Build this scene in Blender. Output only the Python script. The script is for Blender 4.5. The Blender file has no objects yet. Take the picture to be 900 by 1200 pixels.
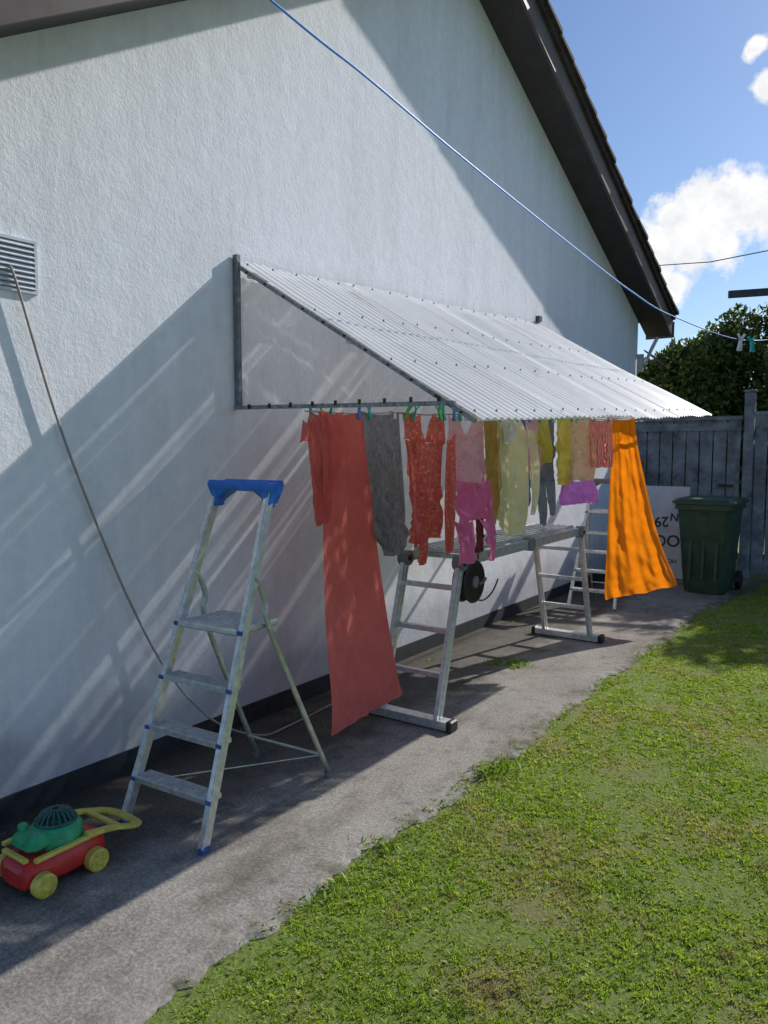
import bpy, math, random
import numpy as np
from mathutils import Vector, Matrix, noise as mn
random.seed(7); rng=np.random.default_rng(7)
sc=bpy.context.scene
COL=sc.collection
PZ=.012
# ------------------------------------------------------------------ camera
cam=bpy.data.cameras.new("camera"); co=bpy.data.objects.new("camera",cam); COL.objects.link(co)
co.location=(3.04,0,1.55); co.rotation_euler=(math.radians(90-4.77),0,math.radians(35))
cam.sensor_fit='VERTICAL'; cam.sensor_height=36; cam.lens=27; cam.clip_end=3000; cam.clip_start=0.05
sc.camera=co
sc.view_settings.view_transform='Standard'; sc.view_settings.look='None'; sc.view_settings.exposure=0

# ------------------------------------------------------------------ materials
def newmat(name):
    m=bpy.data.materials.new(name); m.use_nodes=True
    nt=m.node_tree; return m,nt,nt.nodes["Principled BSDF"],nt.nodes["Material Output"]
def N(nt,t,**kw):
    n=nt.nodes.new(t)
    for k,v in kw.items(): setattr(n,k,v)
    return n
def objcoord(nt,scale=(1,1,1)):
    g=N(nt,"ShaderNodeNewGeometry"); mp=N(nt,"ShaderNodeMapping"); mp.inputs['Scale'].default_value=scale
    nt.links.new(g.outputs['Position'],mp.inputs['Vector']); return mp.outputs[0]
def noise(nt,vec,scale,detail=5,rough=.6):
    n=N(nt,"ShaderNodeTexNoise"); n.inputs['Scale'].default_value=scale; n.inputs['Detail'].default_value=detail; n.inputs['Roughness'].default_value=rough
    nt.links.new(vec,n.inputs['Vector']); return n.outputs[0]
def ramp(nt,fac,stops):
    r=N(nt,"ShaderNodeValToRGB"); e=r.color_ramp.elements
    while len(e)<len(stops): e.new(0.5)
    for i,(p,c) in enumerate(stops):
        e[i].position=p; e[i].color=(*c,1) if len(c)==3 else c
    nt.links.new(fac,r.inputs[0]); return r.outputs[0]
def mixc(nt,fac,a,b,mode='MIX'):
    m=N(nt,"ShaderNodeMix",data_type='RGBA',blend_type=mode)
    for sock,val in ((m.inputs[0],fac),(m.inputs[6],a),(m.inputs[7],b)):
        if isinstance(val,(int,float)): sock.default_value=val
        elif isinstance(val,tuple): sock.default_value=(*val,1) if len(val)==3 else val
        else: nt.links.new(val,sock)
    return m.outputs[2]
def math_(nt,op,a,b=0.0,c=None):
    m=N(nt,"ShaderNodeMath",operation=op)
    for i,v in enumerate((a,b,c)):
        if v is None: continue
        if isinstance(v,(int,float)): m.inputs[i].default_value=v
        else: nt.links.new(v,m.inputs[i])
    return m.outputs[0]
def bump(nt,b,h,strength=.3,dist=.01):
    n=N(nt,"ShaderNodeBump"); n.inputs['Strength'].default_value=strength; n.inputs['Distance'].default_value=dist
    nt.links.new(h,n.inputs['Height']); nt.links.new(n.outputs[0],b.inputs['Normal']); return n
def simple(name,c,rough=.5,metal=0,var=.15,scale=8,bs=0,bscale=60,bd=.003,spec=None):
    m,nt,b,o=newmat(name); v=objcoord(nt)
    f=noise(nt,v,scale,6,.65)
    lo=tuple(max(0,x*(1-var*1.6)) for x in c); hi=tuple(min(1,x*(1+var)) for x in c)
    nt.links.new(ramp(nt,f,[(.3,lo),(.7,hi)]),b.inputs['Base Color'])
    b.inputs['Roughness'].default_value=rough; b.inputs['Metallic'].default_value=metal
    if spec is not None: b.inputs['Specular IOR Level'].default_value=spec
    if bs: bump(nt,b,noise(nt,v,bscale,4),bs,bd)
    return m
def wall_mat():
    m,nt,b,o=newmat("rendered wall paint"); v=objcoord(nt)
    big=noise(nt,v,.9,6,.6); fine=noise(nt,v,14,6,.7)
    c1=ramp(nt,big,[(.3,(.81,.82,.89)),(.7,(.88,.89,.95))])
    c2=mixc(nt,.3,c1,ramp(nt,fine,[(.35,(.68,.69,.76)),(.65,(.94,.95,.99))]))
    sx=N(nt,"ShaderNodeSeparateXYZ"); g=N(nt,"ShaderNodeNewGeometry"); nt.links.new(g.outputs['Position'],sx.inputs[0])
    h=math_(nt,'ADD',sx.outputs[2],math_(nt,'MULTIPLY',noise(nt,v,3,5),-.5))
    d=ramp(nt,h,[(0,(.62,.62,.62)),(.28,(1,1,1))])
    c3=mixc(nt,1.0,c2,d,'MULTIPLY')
    st=ramp(nt,noise(nt,objcoord(nt,(1,3,.35)),1.6,6,.65),[(.45,(1,1,1)),(.75,(.88,.88,.87))])
    c3=mixc(nt,1.0,c3,st,'MULTIPLY')
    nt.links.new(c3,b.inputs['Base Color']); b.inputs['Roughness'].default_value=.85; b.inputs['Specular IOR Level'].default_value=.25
    h1=noise(nt,v,48,5,.7); h2=noise(nt,v,9,4,.6); h3=noise(nt,v,140,3,.6)
    hh=math_(nt,'ADD',math_(nt,'ADD',math_(nt,'MULTIPLY',h1,.6),math_(nt,'MULTIPLY',h2,.8)),math_(nt,'MULTIPLY',h3,.25))
    bump(nt,b,hh,.5,.009)
    return m
def concrete_mat():
    m,nt,b,o=newmat("weathered concrete"); v=objcoord(nt)
    big=noise(nt,v,1.3,7,.65); fine=noise(nt,v,75,6,.75); mid=noise(nt,v,9,6,.7)
    c=ramp(nt,big,[(.32,(.18,.168,.15)),(.5,(.29,.27,.242)),(.7,(.37,.348,.315))])
    c=mixc(nt,.42,c,ramp(nt,fine,[(.38,(.09,.085,.075)),(.5,(.27,.25,.225)),(.64,(.54,.505,.46))]))
    c=mixc(nt,ramp(nt,mid,[(.52,(0,0,0)),(.72,(.6,.6,.6))]),c,(.10,.10,.08))
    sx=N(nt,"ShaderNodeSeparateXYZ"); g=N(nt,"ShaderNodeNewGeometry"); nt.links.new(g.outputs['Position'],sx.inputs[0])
    e=math_(nt,'ADD',math_(nt,'MULTIPLY',math_(nt,'SUBTRACT',sx.outputs[0],1.26),3.5),math_(nt,'MULTIPLY',math_(nt,'SUBTRACT',noise(nt,v,6,6),.5),3.0))
    c=mixc(nt,ramp(nt,e,[(.25,(0,0,0)),(.8,(.75,.75,.75))]),c,(.09,.095,.04))
    dk=ramp(nt,noise(nt,objcoord(nt,(1,.35,1)),2.1,7,.7),[(.48,(1,1,1)),(.66,(.56,.54,.51))])
    c=mixc(nt,1.0,c,dk,'MULTIPLY')
    wd=ramp(nt,math_(nt,'ADD',sx.outputs[0],math_(nt,'MULTIPLY',noise(nt,v,4,6),.5)),[(.35,(.26,.255,.25)),(.85,(.52,.51,.50)),(1.2,(1,1,1))])  # wall-side dirt plus canopy shade on the path, both put into the colour
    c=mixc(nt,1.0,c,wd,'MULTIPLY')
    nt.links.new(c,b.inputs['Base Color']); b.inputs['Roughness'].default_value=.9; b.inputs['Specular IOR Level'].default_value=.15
    hh=math_(nt,'ADD',fine,math_(nt,'MULTIPLY',mid,.8)); bump(nt,b,hh,.6,.007)
    return m
def ground_mat():
    m,nt,b,o=newmat("lawn soil and turf"); v=objcoord(nt)
    f=noise(nt,v,60,6,.75); g=noise(nt,v,1.7,5,.65)
    c=ramp(nt,f,[(.35,(.08,.115,.02)),(.65,(.24,.32,.05))])
    c=mixc(nt,ramp(nt,g,[(.50,(0,0,0)),(.66,(.7,.7,.7))]),c,(.24,.18,.10))
    nt.links.new(c,b.inputs['Base Color']); b.inputs['Roughness'].default_value=.95; bump(nt,b,f,.8,.02); return m
def leaf_mat(name,stops,trans=.35,patch=None):
    m,nt,b,o=newmat(name)
    g=N(nt,"ShaderNodeNewGeometry"); c=ramp(nt,g.outputs['Random Per Island'],stops)
    if patch:
        v=objcoord(nt); c=mixc(nt,ramp(nt,noise(nt,v,patch[0],5,.65),[(.50,(0,0,0)),(.66,(.85,.85,.85))]),c,patch[1])
        c=mixc(nt,ramp(nt,noise(nt,v,5.5,4,.6),[(.58,(0,0,0)),(.68,(.85,.85,.85))]),c,(.40,.29,.17))
        c=mixc(nt,1.0,c,ramp(nt,noise(nt,v,.7,4,.6),[(.35,(.86,.92,.82)),(.65,(1.0,1.0,1.0))]),'MULTIPLY')
        c=mixc(nt,1.0,c,ramp(nt,noise(nt,v,9,4,.7),[(.35,(.64,.74,.60)),(.6,(1.0,1.0,1.0))]),'MULTIPLY')
    nt.links.new(c,b.inputs['Base Color']); b.inputs['Roughness'].default_value=.5; b.inputs['Specular IOR Level'].default_value=.35
    t=N(nt,"ShaderNodeBsdfTranslucent"); nt.links.new(mixc(nt,1.0,c,(1.3,1.35,.6),'MULTIPLY'),t.inputs[0])
    mx=N(nt,"ShaderNodeMixShader"); mx.inputs[0].default_value=trans
    nt.links.new(b.outputs[0],mx.inputs[1]); nt.links.new(t.outputs[0],mx.inputs[2]); nt.links.new(mx.outputs[0],o.inputs[0]); return m
def sheet_mat(name,col,transp,transl,stain=.2,streak=None,rough=.25):
    m,nt,b,o=newmat(name); v=objcoord(nt)
    f=noise(nt,v,5,6,.7); c=ramp(nt,f,[(.3,tuple(x*(1-stain) for x in col)),(.7,col)])
    nt.links.new(c,b.inputs['Base Color']); b.inputs['Roughness'].default_value=rough
    t=N(nt,"ShaderNodeBsdfTranslucent"); nt.links.new(c,t.inputs[0])
    tr=N(nt,"ShaderNodeBsdfTransparent")
    m1=N(nt,"ShaderNodeMixShader"); m1.inputs[0].default_value=transl; nt.links.new(b.outputs[0],m1.inputs[1]); nt.links.new(t.outputs[0],m1.inputs[2])
    m2=N(nt,"ShaderNodeMixShader"); m2.inputs[0].default_value=transp; nt.links.new(m1.outputs[0],m2.inputs[1]); nt.links.new(tr.outputs[0],m2.inputs[2])
    if streak:
        s=noise(nt,objcoord(nt,streak[0]),1.0,3,.55); lo,hi,p0,p1=streak[1]
        nt.links.new(ramp(nt,s,[(p0,(lo,lo,lo)),(p1,(hi,hi,hi))]),m2.inputs[0])
    nt.links.new(m2.outputs[0],o.inputs[0]); return m
def cloth_mat(name,c,pattern=None,c2=None,scale=30,trans=.4,var=.12,crease_s=1.0):
    m,nt,b,o=newmat(name); v=objcoord(nt)
    base=ramp(nt,noise(nt,v,7,5,.6),[(.3,tuple(x*(1-var) for x in c)),(.7,tuple(min(1,x*(1+var*.5)) for x in c))])
    if pattern in('stripe','vstripe'):
        w=N(nt,"ShaderNodeTexWave"); w.bands_direction='Y' if pattern=='stripe' else 'X'; w.inputs['Scale'].default_value=scale; w.inputs['Distortion'].default_value=.6
        uv=N(nt,"ShaderNodeTexCoord"); nt.links.new(uv.outputs['UV'],w.inputs['Vector'])
        base=mixc(nt,ramp(nt,w.outputs[0],[(.45,(0,0,0)),(.55,(1,1,1))]),base,c2)
    elif pattern=='marl':
        base=mixc(nt,ramp(nt,noise(nt,objcoord(nt,(1,1,.4)),scale,4,.7),[(.35,(0,0,0)),(.65,(1,1,1))]),base,c2)
    elif pattern=='floral':
        w=N(nt,"ShaderNodeTexVoronoi"); w.inputs['Scale'].default_value=scale
        dv=N(nt,"ShaderNodeVectorMath",operation='MULTIPLY_ADD'); n3=N(nt,"ShaderNodeTexNoise"); n3.inputs['Scale'].default_value=scale*1.5; nt.links.new(v,n3.inputs['Vector'])
        nt.links.new(n3.outputs['Color'],dv.inputs[0]); dv.inputs[1].default_value=(.03,.03,.03); nt.links.new(v,dv.inputs[2])
        nt.links.new(dv.outputs[0],w.inputs['Vector'])
        base=mixc(nt,ramp(nt,w.outputs['Distance'],[(.22,(.6,.6,.6)),(.4,(0,0,0))]),base,c2)
        n2=noise(nt,v,scale*1.3,2); base=mixc(nt,ramp(nt,n2,[(.58,(0,0,0)),(.64,(.4,.4,.4))]),base,tuple(x*.5 for x in c))
    nt.links.new(base,b.inputs['Base Color']); b.inputs['Roughness'].default_value=.9; b.inputs['Specular IOR Level'].default_value=.1
    b.inputs['Sheen Weight'].default_value=.2
    weave=noise(nt,v,160,3,.6); crease=noise(nt,objcoord(nt,(1,1,.5)),22,5,.6)
    bump(nt,b,math_(nt,'ADD',math_(nt,'MULTIPLY',weave,.25),math_(nt,'MULTIPLY',crease,2.4*crease_s)),.9,.022)
    t=N(nt,"ShaderNodeBsdfTranslucent"); nt.links.new(base,t.inputs[0])
    mx=N(nt,"ShaderNodeMixShader"); mx.inputs[0].default_value=trans
    nt.links.new(b.outputs[0],mx.inputs[1]); nt.links.new(t.outputs[0],mx.inputs[2]); nt.links.new(mx.outputs[0],o.inputs[0]); return m

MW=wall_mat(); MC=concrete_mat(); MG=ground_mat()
M_plinth=simple("bitumen plinth",(.025,.027,.032),.7,0,.3,12,.4)
M_fascia=simple("brown fascia board",(.10,.08,.076),.55,0,.2,5,spec=.25)
M_soffit=simple("dark soffit",(.035,.027,.026),.6,0,.25,6)
M_tile=simple("dark roof tile",(.065,.052,.048),.85,0,.35,9,.5,spec=.15)
M_vent=simple("bluish white plastic vent",(.60,.63,.72),.5,0,.1,30)
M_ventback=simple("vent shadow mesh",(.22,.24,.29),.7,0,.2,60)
M_black=simple("black plastic",(.012,.012,.013),.4,0,.2,20)
M_char=simple("charcoal timber",(.06,.062,.07),.7,0,.3,20,.3)
M_post=simple("weathered grey post",(.19,.20,.23),.7,0,.35,26,.3)
M_dim=simple("dim grey rail",(.28,.285,.30),.5,0,.4,40,.2)
M_white=simple("whitewashed timber",(.7,.71,.72),.6,0,.2,14)
M_alu=simple("brushed aluminium",(.68,.69,.69),.36,.65,.18,30,.1,200)
M_alu2=simple("aged aluminium tube",(.55,.58,.50),.42,.6,.2,18,.1,200)
M_blue=simple("blue plastic",(.02,.17,.66),.42,0,.18,20)
M_blue2=simple("scuffed blue foot",(.03,.12,.40),.6,0,.3,40)
M_cable=simple("grey cable",(.34,.31,.28),.6,0,.15,30)
M_rope=simple("blue plastic rope",(.05,.28,.90),.4,0,.15,60)
M_red=simple("red toy plastic",(.66,.035,.03),.38,0,.2,25,.1,90)
M_yel=simple("yellow toy plastic",(.72,.60,.10),.42,0,.2,25,.1,90)
M_grn=simple("green toy plastic",(.03,.36,.15),.4,0,.25,25,.1,90)
M_dgrn=simple("dark teal plastic",(.01,.09,.07),.4,0,.2,40)
M_bin=simple("green bin plastic",(.028,.07,.038),.5,0,.3,10,.15,150)
M_fence=simple("grey stained timber",(.21,.235,.27),.75,0,.4,6,.3,90)
M_board=simple("pale painted board",(.60,.61,.64),.6,0,.14,4)
M_bark=simple("bark",(.09,.07,.05),.9,0,.3,14,.6)
M_wire=simple("dark wire",(.02,.02,.02),.6)
M_steel=simple("galvanised steel",(.5,.51,.52),.4,.6,.15,20)
M_gcap=simple("grey plastic cap",(.18,.18,.19),.5)
M_sheet=sheet_mat("milky corrugated plastic",(.975,.98,.99),.05,.30,.07,((.25,8.5,.25),(.02,.60,.54,.70)),.36)
M_clear=sheet_mat("clear gable plastic",(.92,.94,.98),.6,.6,.12,((11,1,.3),(.58,.93,.42,.62)))
M_grass=leaf_mat("grass blades",[(0,(.21,.30,.035)),(.45,(.34,.46,.055)),(.8,(.47,.57,.08)),(.93,(.60,.58,.18)),(1,(.62,.50,.26))],.42,(1.7,(.50,.44,.17)))
M_weed=leaf_mat("weed leaves",[(0,(.12,.20,.02)),(1,(.30,.42,.055))],.4)
M_leaf=leaf_mat("hedge leaves",[(0,(.03,.055,.012)),(.6,(.07,.11,.022)),(1,(.14,.18,.04))],.3)
M_leaf2=leaf_mat("tree leaves",[(0,(.04,.07,.014)),(.6,(.09,.13,.028)),(1,(.18,.21,.045))],.3)

# ------------------------------------------------------------------ mesh builder
class MB:
    def __init__(s): s.v=[]; s.f=[]; s.m=[]; s.uv=[]
    def add(s,vs,fs,mi=0):
        o=len(s.v); s.v+= [tuple(p) for p in vs]; s.f+=[tuple(i+o for i in f) for f in fs]; s.m+=[mi]*len(fs); return s
    def box(s,c,size,R=None,mi=0,taper=1.0,ch=0):
        c=Vector(c); hx,hy,hz=[q/2 for q in size]
        if ch<=0:
            vs=[]
            for z in (-1,1):
                t=taper if z>0 else 1
                for x,y in ((-1,-1),(1,-1),(1,1),(-1,1)): vs.append(Vector((x*hx*t,y*hy*t,z*hz)))
            fs=[(3,2,1,0),(4,5,6,7),(0,1,5,4),(1,2,6,5),(2,3,7,6),(3,0,4,7)]
        else:
            vs=[];fs=[]
            lv=[(-hz,ch),(-hz+ch,0),(hz-ch,0),(hz,ch)]
            for z,i in lv:
                t=taper if z>0 else 1
                X=hx*t-i; Y=hy*t-i
                for (x,y) in ((-X+ch,-Y),(X-ch,-Y),(X,-Y+ch),(X,Y-ch),(X-ch,Y),(-X+ch,Y),(-X,Y-ch),(-X,-Y+ch)): vs.append(Vector((x,y,z)))
            for k in range(3):
                for j in range(8): fs.append((k*8+j,k*8+(j+1)%8,(k+1)*8+(j+1)%8,(k+1)*8+j))
            fs.append(tuple(reversed(range(8)))); fs.append(tuple(range(24,32)))
        if R is not None: vs=[R@p for p in vs]
        return s.add([p+c for p in vs],fs,mi)
    def bar(s,a,b,w,h,up=(0,0,1),mi=0):
        a=Vector(a);b=Vector(b); d=(b-a); L=d.length; d.normalize(); u=Vector(up)
        x=d.cross(u)
        if x.length<1e-4: x=d.cross(Vector((0,1,0)))
        x.normalize(); u=x.cross(d).normalized()
        R=Matrix((x,u,d)).transposed()
        return s.box((a+b)/2,(w,h,L),R,mi)
    def strap(s,pts,w,h,mi=0):
        """flat rounded strap following a path, wide side kept horizontal"""
        P=[Vector(p) for p in pts]; K=len(P); vs=[];fs=[]
        pr=[(-.5,-.25),(-.4,-.5),(.4,-.5),(.5,-.25),(.5,.25),(.4,.5),(-.4,.5),(-.5,.25)]
        for i,p in enumerate(P):
            t=(P[min(i+1,K-1)]-P[max(i-1,0)]).normalized(); x=t.cross(Vector((0,0,1))).normalized(); u=x.cross(t)
            for a,b in pr: vs.append(p+x*a*w+u*b*h)
        for i in range(K-1):
            for k in range(8): fs.append((i*8+k,i*8+(k+1)%8,(i+1)*8+(k+1)%8,(i+1)*8+k))
        fs.append(tuple(reversed(range(8)))); fs.append(tuple((K-1)*8+k for k in range(8)))
        return s.add(vs,fs,mi)
    def tube(s,pts,r,mi=0,n=8,closed=False):
        P=[Vector(p) for p in pts]; vs=[];fs=[];K=len(P); prev=None
        for i,p in enumerate(P):
            if closed: t=(P[(i+1)%K]-P[i-1])
            else: t=(P[min(i+1,K-1)]-P[max(i-1,0)])
            t.normalize()
            if prev is None:
                a=t.cross(Vector((0,0,1)))
                if a.length<.1: a=t.cross(Vector((1,0,0)))
            else: a=prev-t*prev.dot(t)
            a.normalize(); prev=a; b=t.cross(a)
            rr=r[i] if isinstance(r,(list,tuple)) else r
            for k in range(n):
                th=2*math.pi*k/n; vs.append(p+a*math.cos(th)*rr+b*math.sin(th)*rr)
        for i in range(K if closed else K-1):
            j=(i+1)%K
            for k in range(n): fs.append((i*n+k,i*n+(k+1)%n,j*n+(k+1)%n,j*n+k))
        if not closed: fs.append(tuple(reversed(range(n)))); fs.append(tuple((K-1)*n+k for k in range(n)))
        return s.add(vs,fs,mi)
    def cyl(s,a,b,r,mi=0,n=16,r2=None): return s.tube([a,b],[r,r2 if r2 is not None else r],mi,n)
    def obj(s,name,mats,parent=None,smooth=False,origin=None,label=None,cat=None,**kw):
        me=bpy.data.meshes.new(name)
        if parent is not None: org=Vector(parent["_o"])
        elif origin is not None: org=Vector(origin)
        else:
            xs=np.array(s.v); org=Vector((float(xs[:,0].mean()),float(xs[:,1].mean()),float(xs[:,2].min())))
        me.from_pydata([tuple(Vector(p)-org) for p in s.v],[],s.f)
        if not isinstance(mats,(list,tuple)): mats=[mats]
        for m in mats: me.materials.append(m)
        me.polygons.foreach_set("material_index",s.m)
        if smooth: me.polygons.foreach_set("use_smooth",[True]*len(s.f))
        me.validate(); me.update()
        if smooth=='auto':
            try: me.set_sharp_from_angle(angle=math.radians(35))
            except Exception: pass
        o=bpy.data.objects.new(name,me); COL.objects.link(o)
        if parent is not None: o.parent=parent; o["_o"]=list(org)
        else: o.location=org; o["_o"]=list(org)
        if label: o["label"]=label
        if cat: o["category"]=cat
        for k,v in kw.items(): o[k]=v
        return o
def empty(name,loc,label=None,cat=None,parent=None,**kw):
    e=bpy.data.objects.new(name,None); COL.objects.link(e); e.empty_display_size=.1
    if parent is None: e.location=loc
    e["_o"]=list(loc) if parent is None else list(parent["_o"])
    if parent is not None: e.parent=parent
    if label: e["label"]=label
    if cat: e["category"]=cat
    for k,v in kw.items(): e[k]=v
    return e
def fast(name,V,per,mat,origin=(0,0,0),faces=None,**kw):
    V=np.asarray(V,dtype=np.float32)-np.array(origin,dtype=np.float32); n=len(V); me=bpy.data.meshes.new(name)
    me.vertices.add(n); me.vertices.foreach_set("co",V.ravel())
    if faces is None:
        nf=n//per; me.loops.add(n); me.loops.foreach_set("vertex_index",np.arange(n,dtype=np.int32))
        me.polygons.add(nf); me.polygons.foreach_set("loop_start",np.arange(0,n,per,dtype=np.int32))
    else:
        li,ls=faces; me.loops.add(len(li)); me.loops.foreach_set("vertex_index",li.astype(np.int32)); me.polygons.add(len(ls)); me.polygons.foreach_set("loop_start",ls.astype(np.int32))
    me.update(calc_edges=True); me.materials.append(mat)
    o=bpy.data.objects.new(name,me); COL.objects.link(o); 
    if kw.get("parent") is None: o.location=origin
    else: o.parent=kw.pop("parent")
    for k,v in kw.items():
        if v is not None: o[k]=v
    return o

# ------------------------------------------------------------------ light
sundir=Vector((.35,1.42,1)).normalized()
el=math.asin(sundir.z); az=math.atan2(sundir.x,sundir.y)
sl=bpy.data.lights.new("sun","SUN"); sl.energy=5.0; sl.angle=math.radians(.53); sl.color=(1,.955,.885)
so=bpy.data.objects.new("sun",sl); COL.objects.link(so); so.rotation_euler=sundir.to_track_quat('Z','Y').to_euler(); so.location=(5,10,20)
w=bpy.data.worlds.new("World"); sc.world=w; w.use_nodes=True; nt=w.node_tree
bg=nt.nodes["Background"]; sky=N(nt,"ShaderNodeTexSky"); sky.sky_type='NISHITA'; sky.sun_disc=False; sky.sun_elevation=el; sky.sun_rotation=az
sky.air_density=1.0; sky.dust_density=.35; sky.ozone_density=1.5
tc=N(nt,"ShaderNodeTexCoord"); nrm=N(nt,"ShaderNodeVectorMath",operation='NORMALIZE'); nt.links.new(tc.outputs['Generated'],nrm.inputs[0])
D=nrm.outputs[0]
clouds=[((-.195,.944,.268),.052),((-.170,.948,.272),.047),((-.233,.940,.258),.040),((-.215,.943,.250),.046),((-.258,.938,.232),.040),((-.268,.938,.210),.036),((-.235,.945,.225),.038),((-.13,.955,.265),.05),((-.252,.952,.182),.028),((-.158,.902,.403),.012),((-.150,.915,.372),.015),((-.2,.955,.235),.036),
 ((.25,.93,.2),.12),((.5,.8,.25),.14),((-.6,.75,.3),.12),((.8,.4,.3),.16)]
best=None
wob=N(nt,"ShaderNodeTexNoise"); wob.inputs['Scale'].default_value=14; wob.inputs['Detail'].default_value=6; nt.links.new(D,wob.inputs['Vector'])
dw=N(nt,"ShaderNodeVectorMath",operation='MULTIPLY_ADD'); nt.links.new(wob.outputs['Color'],dw.inputs[0]); dw.inputs[1].default_value=(.05,.05,.05); nt.links.new(D,dw.inputs[2])
dw2=N(nt,"ShaderNodeVectorMath",operation='SUBTRACT'); nt.links.new(dw.outputs[0],dw2.inputs[0]); dw2.inputs[1].default_value=(.025,.025,.025)
for c,r in clouds:
    d=N(nt,"ShaderNodeVectorMath",operation='DISTANCE'); nt.links.new(dw2.outputs[0],d.inputs[0]); d.inputs[1].default_value=c
    q=math_(nt,'SUBTRACT',1.0,math_(nt,'DIVIDE',d.outputs['Value'],r))
    best=q if best is None else math_(nt,'MAXIMUM',best,q)
val=math_(nt,'ADD',best,math_(nt,'MULTIPLY',math_(nt,'SUBTRACT',noise(nt,D,48,9,.66),.5),1.3))
mask=ramp(nt,val,[(0.0,(0,0,0)),(.40,(1,1,1))])
cc=ramp(nt,noise(nt,D,30,6,.6),[(.32,(7.8,8.1,8.6)),(.55,(9.7,9.7,9.7))])
skyt=mixc(nt,1.0,sky.outputs[0],(.84,.95,1.12),'MULTIPLY')
skyc=mixc(nt,mask,skyt,cc)
nt.links.new(skyc,bg.inputs[0]); bg.inputs[1].default_value=.104

# ------------------------------------------------------------------ ground
mb=MB(); S=400
mb.add([(-S,-S,0),(S,-S,0),(S,S,0),(-S,S,0)],[(0,1,2,3)]); mb.obj("ground",MG,origin=(0,0,0),kind="structure")
mb=MB(); ys=np.arange(-4,9.85,.04); vs=[];fs=[]
for i,y in enumerate(ys):
    e=1.40+.025*math.sin(y*2.3)+.02*math.sin(y*7.1+1)+random.uniform(-.02,.02)+ (max(0,y-7.4)*.10)
    vs+=[(-.02,y,PZ),(e-.03,y,PZ),(e,y,PZ-.008),(e+.01,y,-.03)]
for i in range(len(ys)-1):
    for k in range(3): fs.append((i*4+k,i*4+k+1,(i+1)*4+k+1,(i+1)*4+k))
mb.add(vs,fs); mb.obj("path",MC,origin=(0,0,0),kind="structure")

def in_view(P,marg=7,ymin=-99):
    f=np.array([-math.sin(math.radians(35)),math.cos(math.radians(35))]); r=np.array([f[1],-f[0]])
    d=P[:,:2]-np.array([3.04,0]); a=d@f; b=d@r
    return (a>.5)&(np.abs(b)/np.maximum(a,.01)<math.tan(math.radians(26.6+marg))), np.hypot(d[:,0],d[:,1])
def blades(P,h,wd,lean=.5,ph=None):
    n=len(P); th=rng.uniform(0,2*np.pi,n)
    if ph is None: ph=rng.uniform(0,2*np.pi,n)
    a=np.stack([np.cos(th),np.sin(th),np.zeros(n)],1)*wd[:,None]/2
    l=np.stack([np.cos(ph),np.sin(ph),np.zeros(n)],1)*(h*lean*rng.uniform(.3,1.6,n))[:,None]
    up=np.zeros((n,3)); up[:,2]=h
    v0=P-a; v1=P+a; v2=P+a*.8+l*.35+up*.6; v3=P-a*.8+l*.35+up*.6; v4=P+l+up*.85
    V=np.stack([v0,v1,v2,v3,v4],1).reshape(-1,3)
    base=(np.arange(n)*5)[:,None]
    li=(base+np.array([0,1,2,3,3,2,4])).ravel(); ls=(np.arange(n)*7)[:,None]+np.array([0,4])
    return V,(li,ls.ravel())
Nc=220000; B=8
Pc=np.stack([rng.uniform(1.36,8.5,Nc),rng.uniform(-.3,9.9,Nc),np.zeros(Nc)],1)
vis,dist=in_view(Pc,5)
edge=1.44+.03*np.sin(Pc[:,1]*5)+.03*np.sin(Pc[:,1]*1.7+1)+np.maximum(0,Pc[:,1]-7.4)*.1
prob=np.clip((2.6/np.maximum(dist,.5))**1.25,0,1)*np.where(Pc[:,0]<edge,.08,1)
fld=np.array([mn.noise(Vector((p[0]*2.2,p[1]*2.2,0)))+.5*mn.noise(Vector((p[0]*7,p[1]*7,3))) for p in Pc])
prob*=np.clip(1.0-np.maximum(0,fld-.15)*1.7,.36,1)
keep=vis&(rng.uniform(0,1,Nc)<prob); Pc=Pc[keep]; dist=dist[keep]; fld=fld[keep]; nC=len(Pc)
size=rng.uniform(.6,1.3,nC)
ph=rng.uniform(0,2*np.pi,(nC,B)); rr=rng.uniform(.1,1,(nC,B))*.011*size[:,None]*(1+.1*dist[:,None])
P=np.repeat(Pc,B,0)+np.stack([np.cos(ph).ravel()*rr.ravel(),np.sin(ph).ravel()*rr.ravel(),np.zeros(nC*B)],1)
dB=np.repeat(dist,B); sB=np.repeat(size,B); fB=np.repeat(fld,B)
h=rng.uniform(.006,.016,len(P))*sB*(1-.55*np.clip(fB,-.6,.6)); wd=rng.uniform(.002,.0038,len(P))*(1+dB*.22)
V,F=blades(P,h,wd,.9,ph.ravel()); fast("grass",V,0,M_grass,faces=F,kind="stuff",label="short sunlit mown lawn grass blades",category="grass")
def tuft(c,n,r,hh):
    c=np.array(c); p=c+np.stack([rng.normal(0,r,n),rng.normal(0,r,n),np.zeros(n)],1)
    return blades(p,rng.uniform(.4,1,n)*hh,rng.uniform(.004,.010,n),1.2)
Vs=[];L=[];Sx=[];vo=0;lo=0
spots=[]
for i in range(80):
    y=random.uniform(.8,9); spots.append(((1.41+random.uniform(-.05,.04)+max(0,y-7.4)*.1,y,.01),random.randint(8,24),random.uniform(.015,.04),random.uniform(.012,.028)))
spots+=[((1.42,3.2,.01),110,.04,.06),((1.45,3.32,.01),70,.045,.045),((1.40,2.35,.01),50,.04,.035),((1.42,2.0,.01),40,.04,.03)]
for k in range(16): spots.append(((.68+random.uniform(-.13,.13),4.95+random.uniform(-.12,.12),.012),16,.03,.035))
for k in range(12): spots.append(((.1+random.uniform(-.03,.3),random.uniform(3,8),.012),6,.02,.03))
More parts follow.
